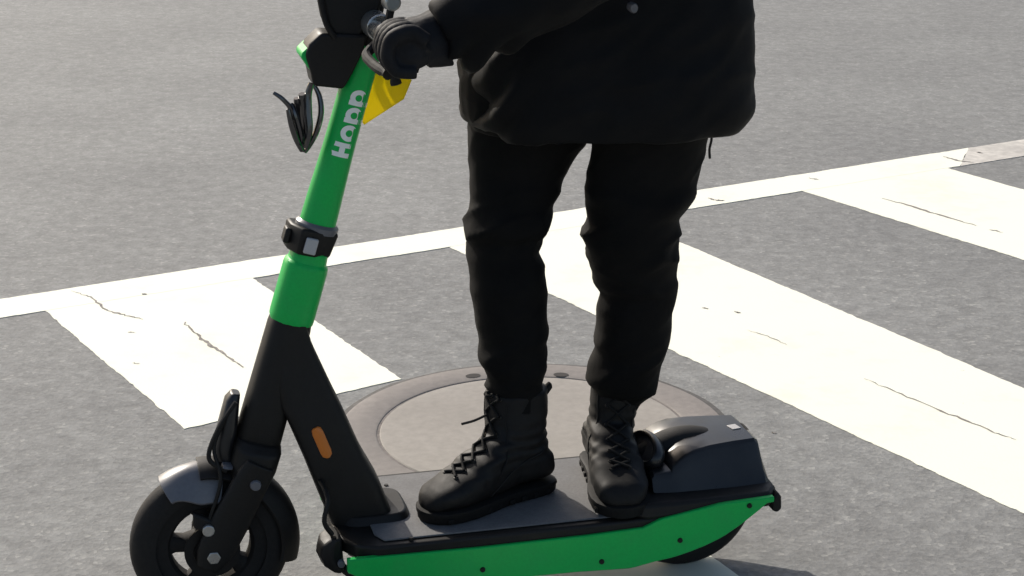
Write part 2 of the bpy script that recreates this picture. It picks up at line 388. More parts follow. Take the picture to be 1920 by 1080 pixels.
# ------------------------------------------------------------------ scooter (x forward, y towards its left side, z up)
sc = empty('electric_scooter', (R0.x * S, R0.y * S, 0), HD)
tag(sc, 'green and black electric rental scooter ridden over the crossing', 'scooter')
AX_T, AX_B = Vector((0.533, 0, 0.925)), Vector((0.737, 0, 0.26))
AXD = (AX_T - AX_B).normalized(); AXF = Vector((AXD.z, 0, -AXD.x)); YY = Vector((0, 1, 0))
def ax(z): return AX_B + (AX_T - AX_B) * ((z - AX_B.z) / (AX_T.z - AX_B.z))

def wheel(cx, cz, R, spokes):
    w = MB()
    w.lathe([(R * .54, -.019), (R * .70, -.021), (R * .71, -.016), (R * .71, .016), (R * .70, .021), (R * .54, .019), (R * .50, .012), (R * .50, -.012)], (cx, 0, cz), 40)
    w.lathe([(.008, -.030), (.026, -.030), (.031, -.024), (.031, .024), (.026, .030), (.008, .030)], (cx, 0, cz), 28)
    for k in range(spokes):
        t = 2 * math.pi * k / spokes + 0.09; u = Vector((math.cos(t), 0, math.sin(t))); v = Vector((-math.sin(t), 0, math.cos(t)))
        w.loft([ring(Vector((cx, 0, cz)) + u * r, v, YY, a, bb, 3.5, 12) for r, a, bb in ((.024, .019, .022), (.042, .013, .016), (.055, .014, .014), (R * .56, .022, .015))])
    o = w.build('wheel', M['rubber'], sc)
    t = MB(); prof = []
    for k in range(20):
        q = 2 * math.pi * k / 20; y = .029 * math.cos(q); r = R - .028 + .028 * math.copysign(abs(math.sin(q)) ** .75, math.sin(q))
        prof.append((max(r, R * .69), y))
    t.lathe(prof, (cx, 0, cz), 64); ty = t.build('tyre', M['rubber'], o)
    return o
FX, FZ, FR = 0.808, 0.127, 0.127
w1 = wheel(FX, FZ, FR, 5)
w2 = wheel(0.012, 0.124, 0.124, 5)
for sg in (-1, 1):
    MB().tube([(FX, sg * .028, FZ), (FX, sg * .064, FZ)], [.013, .011], 6).build('axle_nut', M['steel'], w1, bev=.001)
# brake caliper + bolts on the front wheel
MB().box((FX + .008, .047, FZ + .052), (.045, .018, .026), ux=(1, 0, .5)).build('brake_caliper', M['black'], w1, bev=.004)
MB().tube([(FX + .006, .05, FZ + .046), (FX + .006, .062, FZ + .046)], .010, 10).build('caliper_bolt', M['steel'], w1, bev=.0015)
MB().lathe([(.030, .034), (.044, .034), (.044, .037), (.030, .037)], (FX, 0, FZ), 36).build('brake_disc', M['black'], w1)

# fork
cr = MB()
cr.loft([ring(ax(z), AXF, YY, a, bb, 3.2, 20) for z, a, bb in ((.300, .036, .040), (.288, .039, .056), (.262, .038, .060), (.238, .032, .060), (.230, .026, .056))])
fork = cr.build('fork', M['black'], sc, bev=.003)
for sg in (-1, 1):
    top = ax(.255) + YY * sg * .052; bot = Vector((FX, sg * .052, FZ))
    rr = []
    for t, a, bb in ((-.15, .024, .014), (0, .028, .014), (.25, .029, .014), (.6, .031, .012), (.9, .030, .011), (1, .028, .011), (1.16, .018, .009)):
        p = top.lerp(bot, t); p.y = sg * (.052 - .002 * math.sin(t * 3)); d = (bot - top).normalized(); u = Vector((d.z, 0, -d.x)).normalized()
        rr.append(ring(p, u, YY, a, bb, 3, 16))
    lg = MB().loft(rr).build('fork_leg', M['black'], fork, bev=.002)
    MB().tube([top + YY * sg * .010 - Vector((0, 0, .01)), top + YY * sg * .019 - Vector((0, 0, .01))], [.010, .008], 10).build('fork_bolt', M['fender'], fork, bev=.001)

# front fender: pale satin nose, black rear shell
def fender(a0, a1, R, hw, th, n, m, name, flare=0.0, cx=FX, cz=FZ, skirt=.030):
    rr = []
    for i in range(n):
        t = rad(lerp(a0, a1, i / (n - 1))); u = Vector((math.cos(t), 0, math.sin(t))); c_ = Vector((cx, 0, cz)); k = i / (n - 1)
        w = hw * (1 - flare * (1 - math.sin(math.pi * min(1, max(0, k)) * .5 + .9)))
        sk = skirt * lerp(.55, 1, smoothstep(0, .6, k)); pts = []
        for q in range(13):
            s = -1 + 2 * q / 12; pts.append(c_ + u * (R - sk * abs(s) ** 2.5) + YY * w * s)
        for q in range(12, -1, -1):
            s = -1 + 2 * q / 12; pts.append(c_ + u * (R - th - sk * abs(s) ** 2.5) + YY * (w - th * .8) * s)
        rr.append(pts)
    return MB().loft(rr).build(name, m, sc, bev=.0008, sharp=50)
fe = fender(57, 101, FR + .012, .046, .004, 16, M['fender'], 'fender', skirt=.052)
fl = fender(84, 196, FR + .016, .040, .004, 26, M['black'], 'fender')
fl['label'] = 'black rear half of the fender curving down behind the wheel'
fe['label'] = 'grey satin fender nose over the wheel'
MB().loft([ring(Vector((FX, 0, FZ)) + Vector((math.cos(rad(t)), 0, math.sin(rad(t)))) * (FR + .017), Vector((math.cos(rad(t)), 0, math.sin(rad(t)))), YY, .004, w, 3, 16) for t, w in ((99, .044), (101, .047), (103, .047), (105, .044))]).build('fender_rib', M['fender'], fe)
fb = MB().loft([ring(p, (1, 0, .25), YY, a, bb, 3, 14) for p, a, bb in ((Vector((.778, 0, .268)), .018, .026), (Vector((.780, 0, .290)), .016, .026), (Vector((.772, 0, .322)), .015, .024), (Vector((.763, 0, .366)), .011, .020), (Vector((.757, 0, .378)), .007, .014))]).build('fender_bracket', M['blackgloss'], sc, bev=.002)
MB().tube(spline([(.760, .030, .372), (.790, .034, .330), (.806, .036, .285), (.780, .040, .262)]), .0038, 8).build('brake_cable', M['black'], sc)
MB().tube(spline([(.757, .012, .375), (.774, .018, .345), (.797, .030, .300), (.790, .045, .250), (.812, .05, .185)]), .0032, 8).build('brake_cable', M['black'], sc)

# head tube, neck
MB().loft([ring(ax(z), AXF, YY, a, bb, 3.0, 24) for z, a, bb in ((.285, .030, .030), (.300, .036, .036), (.340, .0355, .036), (.480, .0335, .034), (.492, .032, .032))]).build('head_tube', M['black'], sc, bev=.002)
nk = MB(); rr = []
N_l = [(528, 606), (522, 660), (518, 720), (529, 775), (538, 784), (571, 858), (602, 933), (627, 991), (640, 1022)]
N_r = [(575, 606), (587, 651), (627, 738), (651, 787), (687, 867), (718, 920), (744, 985), (748, 1022)]
def tab(t, y):
    for (x0, y0), (x1, y1) in zip(t, t[1:]):
        if y0 <= y <= y1: return x0 + (x1 - x0) * (y - y0) / (y1 - y0)
    return t[-1][0]
for k in range(22):
    y = 608 + k * 410 / 21; hy = lerp(.033, .052, smoothstep(0, .7, k / 21)); a_ = onplane(tab(N_l, y), y, hy); b_ = onplane(tab(N_r, y), y, hy)
    rr.append(ring(((a_[0] + b_[0]) / 2, 0, (a_[1] + b_[1]) / 2), (1, 0, 0), YY, abs(a_[0] - b_[0]) / 2, hy, 6.0, 40))
neck = nk.loft(rr).build('neck', M['black'], sc, sharp=60)
ra, rb = onplane(591, 801, .046), onplane(615, 856, .049)
pa, pb_ = Vector((ra[0], .0455, ra[1])), Vector((rb[0], .0495, rb[1])); d = (pb_ - pa).normalized(); u = Vector((d.z, 0, -d.x))
MB().loft([ring(pa + d * t, u, YY, w, .0055, 2.5, 14) for t, w in ((.0, .004), (.003, .008), (.010, .0095), ((pb_ - pa).length - .010, .0095), ((pb_ - pa).length - .003, .008), ((pb_ - pa).length, .004))]).build('reflector', M['orange'], neck)

# green sleeve, clamp, stem
MB().loft([ring(ax(z), AXF, YY, r, r, 2.6, 32) for z, r in ((.486, .0315), (.492, .0345), (.500, .0350), (.574, .0347), (.580, .0338), (.584, .0300), (.600, .0285))]).build('stem_sleeve', M['green'], sc, bev=.001, sharp=50)
stem_r = lambda z: lerp(.0285, .0238, smoothstep(.62, .80, z))
stem = MB().loft([ring(ax(z), AXF, YY, stem_r(z), stem_r(z), 2.2, 40) for z in (.60, .64, .68, .72, .76, .80, .86, .90, .915)]).build('stem', M['green'], sc)
cl = MB()
cl.loft([ring(ax(z) + AXF * .006, (AXF + YY * .35).normalized(), (YY - AXF * .35).normalized(), a, a * .93, 3.4, 8) for z, a in ((.596, .033), (.601, .0355), (.632, .0390), (.637, .0375))])
clamp = cl.build('clamp', M['black'], sc, bev=.003)
cm = MB().loft([ring(ax(z), AXF, YY, r, r, 2, 32) for z, r in ((.632, .034), (.641, .034), (.645, .030))]).build('clamp_ring', M['fender'], clamp)
# badge on the clamp: on the face turned to the left side
cb = Vector((*onplane(583, 462, .038),)); bc = Vector((cb.x, .0375, cb.y))
MB().box(bc, (.019, .008, .025), ux=AXF, uz=AXD).build('clamp_badge', M['badge'], clamp, bev=.002)
MB().box(ax(.617) + AXF * .043 + YY * .006, (.010, .026, .024), ux=AXF, uz=AXD).build('clamp_lever', M['black'], clamp, bev=.003)

# lettering: word on the stem, reading upwards, wrapped round the tube
def wrap_pts(s, h):          # s along the stem from the first letter, h across (0 = baseline, + = towards letter tops)
    z0 = .750; p = ax(z0) + AXD * (s * .92); r = stem_r(p.z) + .0007
    ang = rad(41) - h / r     # from the left side towards the back
    return p + (YY * math.cos(ang) - AXF * math.sin(ang)) * r
def letter(polys):
    mb = MB()
    for outer, inner in polys:
        n = len(outer); o = len(mb.v)
        mb.v += [tuple(wrap_pts(*q)) for q in outer] + [tuple(wrap_pts(*q)) for q in inner]
        for i in range(n):
            k = (i + 1) % n; mb.f.append((o + i, o + k, o + n + k, o + n + i))
    return mb
def rect(s0, s1, h0, h1, n=8):
    lo = [(s0, lerp(h0, h1, i / n)) for i in range(n + 1)]; hi = [(s1, lerp(h0, h1, i / n)) for i in range(n + 1)]
    mb = MB(); mb.v = [tuple(wrap_pts(*q)) for q in lo + hi]
    mb.f = [(i, i + 1, n + 2 + i, n + 1 + i) for i in range(n)]; return mb
def join(*ms):
    r = MB()
    for m in ms:
        o = len(r.v); r.v += m.v; r.f += [tuple(o + i for i in f) for f in m.f]
    return r
def oval(s, h, a, bb, a2, b2, n=28):
    f = lambda A, B: [(s + A * math.cos(2 * math.pi * i / n), h + B * math.sin(2 * math.pi * i / n)) for i in range(n)]
    return letter([(f(a, bb), f(a2, b2))])
LW = .0078
def put_letter(mb): return mb.build('letter', M['white'], stem)
put_letter(join(rect(0, LW, 0, .034), rect(.0165, .0165 + LW, 0, .034), rect(LW, .0165, .0125, .0215)))
put_letter(oval(.0415, .0125, .0138, .0135, .0058, .0055))
for s0 in (.0585, .0885):
    put_letter(join(oval(s0 + .0135, .0125, .0135, .0135, .0056, .0055), rect(s0, s0 + .0080, -.012, .026, 9)))

# handlebar, grips, levers, display, box
HB = Vector((.530, 0, .950))
MB().tube([ax(.900), ax(.955)], [.020, .021], 20).build('stem_cap', M['black'], sc, bev=.002)
hb = MB().tube(spline([HB + Vector((-.010, -.255, .004)), HB + Vector((.004, -.12, .004)), HB + Vector((.006, 0, .002)), HB + Vector((.004, .12, .000)), HB + Vector((-.010,   .255, -.006))]), .0125, 16).build('handlebar', M['steel'], sc)
for sg in (-1, 1):
    p0 = HB + Vector((-.002, sg * .165, .001)); p1 = HB + Vector((-.011, sg * .262, -.006 if sg > 0 else .004))
    n = 14; pts = [p0.lerp(p1, i / n) for i in range(n + 1)]
    MB().tube(pts, [.0185 if i in (0, n) else (.0165 if i % 2 else .0172) for i in range(n + 1)], 16).build('grip', M['rubber'], hb)
    MB().tube([HB + Vector((.0, sg * .135, .001)), HB + Vector((-.002, sg * .163, .001))], .0195, 16).build('lever_clamp', M['black'], hb, bev=.002)
    lv = spline([HB + Vector((.018, sg * .145, -.010)), HB + Vector((.034, sg * .16, -.022)), HB + Vector((.030, sg * .20, -.030)), HB + Vector((.020, sg * .25, -.034))])
    MB().tube(lv, [.0075] * (len(lv) - 3) + [.006, .006, .008], 10).build('brake_lever', M['rubber'], hb)
# thumb throttle lever hanging down by the left hand
t0, t1 = onplane(727, 108, .13), onplane(743, 158, .13)
lv = [Vector((t0[0], .13, t0[1])), Vector((lerp(t0[0], t1[0], .5) - .001, .13, lerp(t0[1], t1[1], .5))), Vector((t1[0], .13, t1[1]))]
MB().tube(spline(lv, 4), [.0065, .006, .0055, .0055, .0055, .006, .007, .0085, .0085], 10).build('throttle_lever', M['black'], hb)
# display pod over the stem
def px_prism(pts, y0, y1, ymid):
    return MB().prism([onplane(px, py, ymid) for px, py in pts], y0, y1)
dp = px_prism([(600, -60), (604, 0), (612, 42), (626, 68), (676, 72), (694, 40), (712, 22), (735, -60)], -.040, .030, .030).build('display_pod', M['black'], sc, bev=.006, seg=3)
MB().tube([HB + Vector((0, .020, .001)), HB + Vector((-.002, .075, .001))], [.0205, .0205], 20).build('bar_clamp', M['steel'], hb, bev=.002)
MB().tube([HB + Vector((-.012, .10, .045)), HB + Vector((-.012, .125, .045))], [.014, .012], 14).build('bell', M['steel'], hb, bev=.003)
MB().tube([HB + Vector((-.006, .11, .010)), HB + Vector((-.012, .112, .040))], .006, 8).build('bell_bracket', M['black'], hb)
# control box in front of the stem
bx = px_prism([(603, 62), (580, 84), (573, 104), (583, 136), (588, 162), (645, 168), (662, 138), (682, 98), (690, 66)], -.022, .036, .036).build('control_box', M['black'], sc, bev=.005, seg=3)
px_prism([(598, 70), (566, 100), (565, 108), (582, 133), (590, 126), (580, 100)], -.030, .030, .030).build('box_panel', M['green'], bx, bev=.002)
# bundle of cables looping in front of the stem
def P(px, py, y): q = onplane(px, py, y); return Vector((q[0], y, q[1]))
cab = [([(513, 174), (530, 186), (546, 206), (552, 240), (562, 270), (570, 284)], .006),
       ([(540, 205), (547, 235), (556, 262), (566, 283)], .0075), ([(556, 184), (560, 205), (566, 235), (570, 270)], .010),
       ([(566, 176), (570, 200), (574, 235), (572, 272)], .012), ([(584, 156), (578, 178), (578, 210), (580, 245), (574, 278)], .009),
       ([(586, 156), (598, 178), (602, 210), (594, 245), (582, 270), (572, 285)], .007), ([(545, 195), (552, 212), (562, 245), (568, 275)], .009)]
for k, (pts, r) in enumerate(cab):
    yy = .012 + .011 * math.sin(k * 2.1); sp = spline([P(a, b_, yy + (.006 * math.sin(i + k))) for i, (a, b_) in enumerate(pts)], 6); n = len(sp)
    MB().tube(sp, [r * .66 * (.5 + .5 * math.sin(math.pi * (.12 + .80 * i / (n - 1)))) for i in range(n)], 10).build('cable_loop', M['chrome'], sc)
MB().tube(spline([P(596, -30, .035), P(603, 10, .035), P(612, 45, .036), P(628, 72, .036)]), .0045, 8).build('brake_cable', M['black'], sc)

# deck
DZ = 0.150; DW = 0.142
outline = [(.618, DW * .35), (.612, DW * .66), (.592, DW * .90), (.560, DW), (.20, DW), (.13, DW), (-.02, DW), (-.02, -DW), (.13, -DW), (.56, -DW), (.592, -DW * .90), (.612, -DW * .66), (.618, -DW * .35)]
def slab(pts, z0, z1, shrink=0.0, rise=0.0):
    mb = MB(); n = len(pts)
    for z, k in ((z0, 1 - shrink), (z1, 1)):
        mb.v += [(x - (1 - k) * .1, y * k, z + (rise * smoothstep(.35, .62, x) if z == z0 else 0)) for x, y in pts]
    mb.f.append(tuple(range(n))); mb.f.append(tuple(n + i for i in reversed(range(n))))
    for i in range(n):
        k = (i + 1) % n; mb.f.append((i, n + i, n + k, k))
    return mb
inner = [(x, y * .93) for x, y in outline if x > .05] 
dk = MB()
fr_out = [(x, y) for x, y in outline[:5]] + [(.10, DW), (.10, -DW)] + outline[9:]
deck = slab(fr_out, .130, DZ + .004).build('deck', M['black'], sc, bev=.005, seg=3)
body = slab([(x - .006, y * .90) for x, y in fr_out], .082, .1298, .10, .03).build('deck_body', M['black'], deck, bev=.004)
mt_out = [(.552, .124), (.12, .124), (.12, -.124), (.552, -.124)]
mt = slab([(.560, .10), (.548, .126), (.11, .126), (.11, -.126), (.548, -.126), (.560, -.10)], DZ + .0045, DZ + .0075).build('grip_mat', M['mat'], deck, bev=.002)
for sg in (-1, 1):
    y0, y1 = (DW - .004) * sg, (DW + .006) * sg
    top = [(.610, .140), (.40, .137), (.22, .138), (.13, .141)] + [onplane(px_, py_, DW + .006) for px_, py_ in ((1240, 974), (1295, 960), (1355, 945), (1436, 934))] + [(-.095, .172)]
    bot = [onplane(px_, py_, DW + .006) for px_, py_ in ((1440, 943), (1424, 957), (1390, 984), (1355, 1008), (1322, 1024), (1292, 1036), (1262, 1046), (1235, 1052))] + [(.15, .072), (.24, .076), (.36, .078), (.48, .086), (.585, .104), (.610, .118)]
    def zat(poly, x):
        q = sorted(poly)
        for (x0, z0), (x1, z1) in zip(q, q[1:]):
            if x0 <= x <= x1: return z0 + (z1 - z0) * (x - x0) / max(1e-9, x1 - x0)
        return q[0][1] if x < q[0][0] else q[-1][1]
    rr = []; ya, yb = min(y0, y1), max(y0, y1)
    for k in range(61):
        x = lerp(.610, -.092, k / 60); zt = zat(top, x); zb = min(zat(bot, x), zt - .006); e = .0015
        rr.append([(x, ya, zt), (x, yb - e, zt), (x, yb, zt - e), (x, yb, zb + e), (x, yb - e, zb), (x, ya, zb)])
    pl = MB().loft(rr).build('side_panel', M['green'], deck)
    for px, py in ((1275, 1013), (1405, 948), (1128, 1053), (905, 1068)):
        q = onplane(px, py, DW + .006)
        MB().tube([(q[0], (DW + .004) * sg, q[1]), (q[0], (DW + .0085) * sg, q[1])], [.005, .004], 10).build('screw', M['black'], pl)
# pale trim round the foot of the neck
MB().loft([ring((.548, 0, z), (1, 0, 0), YY, a, bb, 4, 28) for z, a, bb in ((DZ + .004, .060, .066), (DZ + .010, .057, .062), (DZ + .018, .053, .056))]).build('neck_trim', M['black'], deck, bev=.002)
for px, py in ((724, 910), (771, 1009)):
    q = onz(px, py, DZ + .008); MB().tube([(q[0], q[1], DZ + .003), (q[0], q[1], DZ + .0095)], [.004, .0035], 8).build('screw', M['black'], deck)
# stand and hinge under the front of the deck
ks = MB(); a = P(622, 1030, .09)
ks.loft([ring(a + Vector((dx, 0, dz)), (1, 0, 0), YY, r, .03, 3, 8) for dx, dz, r in ((-.004, .028, .008), (.002, .018, .018), (.004, 0, .021), (.0, -.018, .018), (-.008, -.03, .010))])
stand = ks.build('stand_hinge', M['black'], sc, bev=.003)
MB().tube([a + Vector((-.004, .0, -.02)), a + Vector((-.05, .028, -.060)), a + Vector((-.20, .030, -.062))], [.008, .007, .006], 10).build('kickstand', M['black'], stand)
MB().tube([a + Vector((-.01, .01, -.012)), a + Vector((-.01, .034, -.012))], .006, 10).build('hinge_bolt', M['fender'], stand, bev=.001)
MB().tube(spline([a + Vector((.0, .01, .03)), a + Vector((.012, .012, .055)), a + Vector((.004, .0, .09)), Vector((.64, .02, .24))]), .004, 8).build('brake_cable', M['black'], sc)

# rear mudguard cover with scoop opening
def sec(x, z0, z1, wb, wt, n=14):
    """half-open cross-section from left foot over the top to right foot"""
    pts = []
    zs = z0 + (z1 - z0) * .90
    prof = [(wb, z0), (lerp(wb, wt, .32), lerp(z0, zs, .33)), (lerp(wb, wt, .66), lerp(z0, zs, .68)), (lerp(wb, wt, .95), zs), (wt * .985, lerp(zs, z1, .50)), (wt * .93, lerp(zs, z1, .88)), (wt * .55, lerp(zs, z1, .98)), (0, z1 + .0008)]
    for y, z in prof: pts.append(Vector((x, y, z)))
    for y, z in reversed(prof[:-1]): pts.append(Vector((x, -y, z)))
    return pts
secs = [(.098, .179, .200, .098, .088), (.094, .178, .206, .100, .087), (.064, .177, .208, .102, .086), (.060, .177, .216, .103, .084), (.050, .177, .224, .103, .082), (.038, .177, .2315, .103, .080), (.022, .177, .2370, .104, .077), (-.01, .177, .2400, .104, .071), (-.05, .176, .2405, .103, .064), (-.090, .175, .2400, .101, .058), (-.097, .175, .235, .100, .055), (-.104, .175, .205, .095, .056)]
mg = MB().loft([sec(*q) for q in secs]).build('mudguard', M['blackgloss'], sc, bev=.0012, sharp=28)
mg['label'] = 'glossy black cover over the tail wheel'
# raised scoop mouth at its front: thick lip round a dark hollow
SC, SU = Vector((.084, .012, .219)), Vector((-.62, 0, .78)); SN = SU.cross(YY) * -1
if SN.x < 0: SN = -SN
lip = []
for i in range(36):
    t = 2 * math.pi * i / 36; c_ = SC + YY * .054 * math.cos(t) + SU * .023 * math.sin(t); o_ = (YY * math.cos(t) * .5 + SU * math.sin(t)).normalized()
    lip.append(ring(c_, o_, SN, .0055, .011, 2.6, 10))
MB().loft(lip, closed=True).build('scoop_lip', M['blackgloss'], mg, sharp=60)
MB().loft([ring(SC + SN * k, YY, SU, a * .054, a * .023, 2, 28) for k, a in ((.002, .98), (-.012, .9), (-.022, .6))]).build('scoop_hollow', M['dark'], mg)
q = onz(1376, 800, .2415)
MB().box((q[0], q[1], .2413), (.016, .020, .0014), ux=(1, .2, 0)).build('painted_highlight', M['badge'], mg, bev=.0005)  # small pale plate painting a highlight on the glossy cover top
MB().loft([ring((q[0] - .017, q[1], .2405), (0, 1, 0), (0, 0, 1), .016, .0015, 2, 12), ring((q[0] - .020, q[1] + .002, .2405), (0, 1, 0), (0, 0, 1), .016, .0015, 2, 12)]).build('painted_highlight_edge', M['black'], mg)  # thin dark edge beside the painted highlight
# flange below the cover, merging to the deck
fgp = [(.150, .120), (.120, DW - .002), (-.09, DW - .004), (-.108, DW * .8), (-.112, .05), (-.112, -.05), (-.108, -DW * .8), (-.09, -DW + .004), (.120, -DW + .002), (.150, -.120)]
slab(fgp, .152, .1765, -.03).build('flange', M['black'], mg, bev=.006, seg=3)
MB().box((-.112, .0, .148), (.012, .16, .034), ux=(1, 0, .15)).build('tail_light', M['redlens'], mg, bev=.003)
MB().prism([(-.104, .174), (-.110, .165), (-.111, .144), (-.104, .138), (-.095, .142), (-.096, .165)], .088, .137).build('tail_corner', M['black'], mg, bev=.003)
MB().prism([(.03, .12), (.02, .15), (-.06, .15), (-.07, .135), (-.02, .10)], -.08, -.06).build('wheel_arm', M['black'], sc, bev=.003)
MB().prism([(.10, .10), (.10, .15), (-.03, .15), (-.03, .11), (.01, .10)], .045, .062).build('wheel_arm', M['black'], sc, bev=.003)

# yellow card hanging from the bars behind the stem
T = [P(703, 116, -.045), P(772, 150, -.045), P(757, 186, -.03), P(683, 234, -.01), P(668, 212, -.012), P(676, 176, -.03)]
cen = sum(T, Vector()) / len(T)
card = MB(); nrm = (T[1] - T[0]).cross(T[3] - T[0]).normalized(); n = len(T)
for off in (-.0012, .0012): card.v += [tuple(p + nrm * off) for p in T]
card.f = [tuple(range(n)), tuple(n + i for i in reversed(range(n)))] + [(i, n + i, n + (i + 1) % n, (i + 1) % n) for i in range(n)]
ct = empty('warning_card', sc.matrix_basis @ (cen * S), HD)
tag(ct, 'yellow plastic card hanging behind the scooter stem under the handlebar', 'card')
card.build('card', M['yellow'], ct, cen, bev=.0005)
MB().tube(spline([T[0].lerp(T[1], .35) + (T[3] - T[0]) * .08, T[0].lerp(T[1], .3) + Vector((0, .02, .03)), HB + Vector((0, -.02, -.012))]), .0018, 6).build('cord', M['black'], ct, cen)

# ------------------------------------------------------------------ rider
DECK = DZ + .009
PO = Vector((.27, 0, DECK))
rider = empty('person', sc.matrix_basis @ (PO * S), HD)
tag(rider, 'person in black coat, trousers and lace-up boots standing on the scooter deck', 'person')

def outline_rows(left, right, y_of, yn):
    """matching left/right silhouette pixels -> (centre, half width) rows by height"""
    def at(tab, y):
        for (x0, y0), (x1, y1) in zip(tab, tab[1:]):
            if y0 <= y <= y1: return lerp(x0, x1, (y - y0) / (y1 - y0))
        return tab[0][0] if y < tab[0][1] else tab[-1][0]
    rows = []
    for y in yn:
        xl, xr = at(left, y), at(right, y); yl = y_of((y - 275) / 475)
        a = onplane(xl, y, yl); c_ = onplane(xr, y, yl)
        rows.append((Vector(((a[0] + c_[0]) / 2, yl, (a[1] + c_[1]) / 2)), abs(a[0] - c_[0]) / 2))
    return rows
L_l = [(890, 180), (879, 232), (881, 303), (883, 370), (874, 418), (874, 430), (886, 444), (884, 462), (879, 481), (881, 529), (888, 577), (898, 625), (900, 676), (914, 702), (919, 730), (920, 760)]
L_r = [(1110, 180), (1110, 240), (1088, 279), (1059, 324), (1033, 385), (1034, 401), (1028, 425), (1013, 437), (1014, 460), (1009, 467), (1016, 510), (1022, 558), (1023, 625), (1018, 640), (1024, 688), (1021, 707), (1011, 722), (1008, 760)]
R_l = [(1112, 180), (1112, 240), (1112, 276), (1105, 322), (1100, 365), (1100, 442), (1107, 486), (1117, 529), (1129, 543), (1122, 577), (1119, 649), (1107, 683), (1110, 707), (1124, 726), (1132, 760)]
R_r = [(1320, 180), (1328, 240), (1322, 269), (1312, 312), (1295, 368), (1266, 404), (1265, 452), (1270, 474), (1264, 486), (1260, 517), (1264, 529), (1259, 577), (1252, 630), (1242, 673), (1233, 714), (1220, 735), (1196, 752), (1190, 760)]
ys = list(range(180, 766, 4))
def leg_rings(left, right, y_of):
    rr = []
    for i, (c_, hw) in enumerate(outline_rows(left, right, y_of, ys)):
        rr.append(ring(c_, (1, 0, 0), (0, 1, 0), hw, (hw * .97 + .004) * lerp(.74, 1, smoothstep(.70, .62, c_.z)), 2.1, 36))
    return rr
tl = MB()
yL = lambda t: lerp(-.035, -.015, t); yR = lambda t: lerp(.045, -.035, t)
tl.loft(leg_rings(L_l, L_r, yL)); tl.loft(leg_rings(R_l, R_r, yR))
tl.loft([ring((.19, .0, z), (1, 0, 0), YY, a, bb, 2.4, 32) for z, a, bb in ((.775, .18, .09), (.80, .20, .115), (.86, .20, .125), (.93, .19, .12))])
def folds(p, n, amp, gather):
    q = p * 1.0
    w = noise.noise(Vector((q.x * 9, q.y * 9, q.z * 26))) * .55 + noise.noise(Vector((q.x * 16 + 5, q.y * 16, q.z * 46 + q.x * 30))) * .35
    w2 = noise.noise(Vector((q.x * 26, q.y * 26, q.z * 9 + 7))) * .35
    rd = 1 - 2.2 * abs(noise.noise(Vector((q.x * 10 + q.z * 7, q.y * 10 - q.z * 5, q.z * 15 + 3)))); rd = max(0, rd) ** 2
    return n * (amp * (w * (0.6 + gather) + w2 * .6 + rd * (.35 + .6 * gather)))
def trouser_disp(p, n):
    g = 1.0 * smoothstep(.46, .33, p.z) + 1.1 * math.exp(-((p.z - .60) / .05) ** 2)
    return folds(p, n, .0070, g)
fuse(tl, 'trousers', M['trouser'], rider, PO, .0050, 1, trouser_disp)

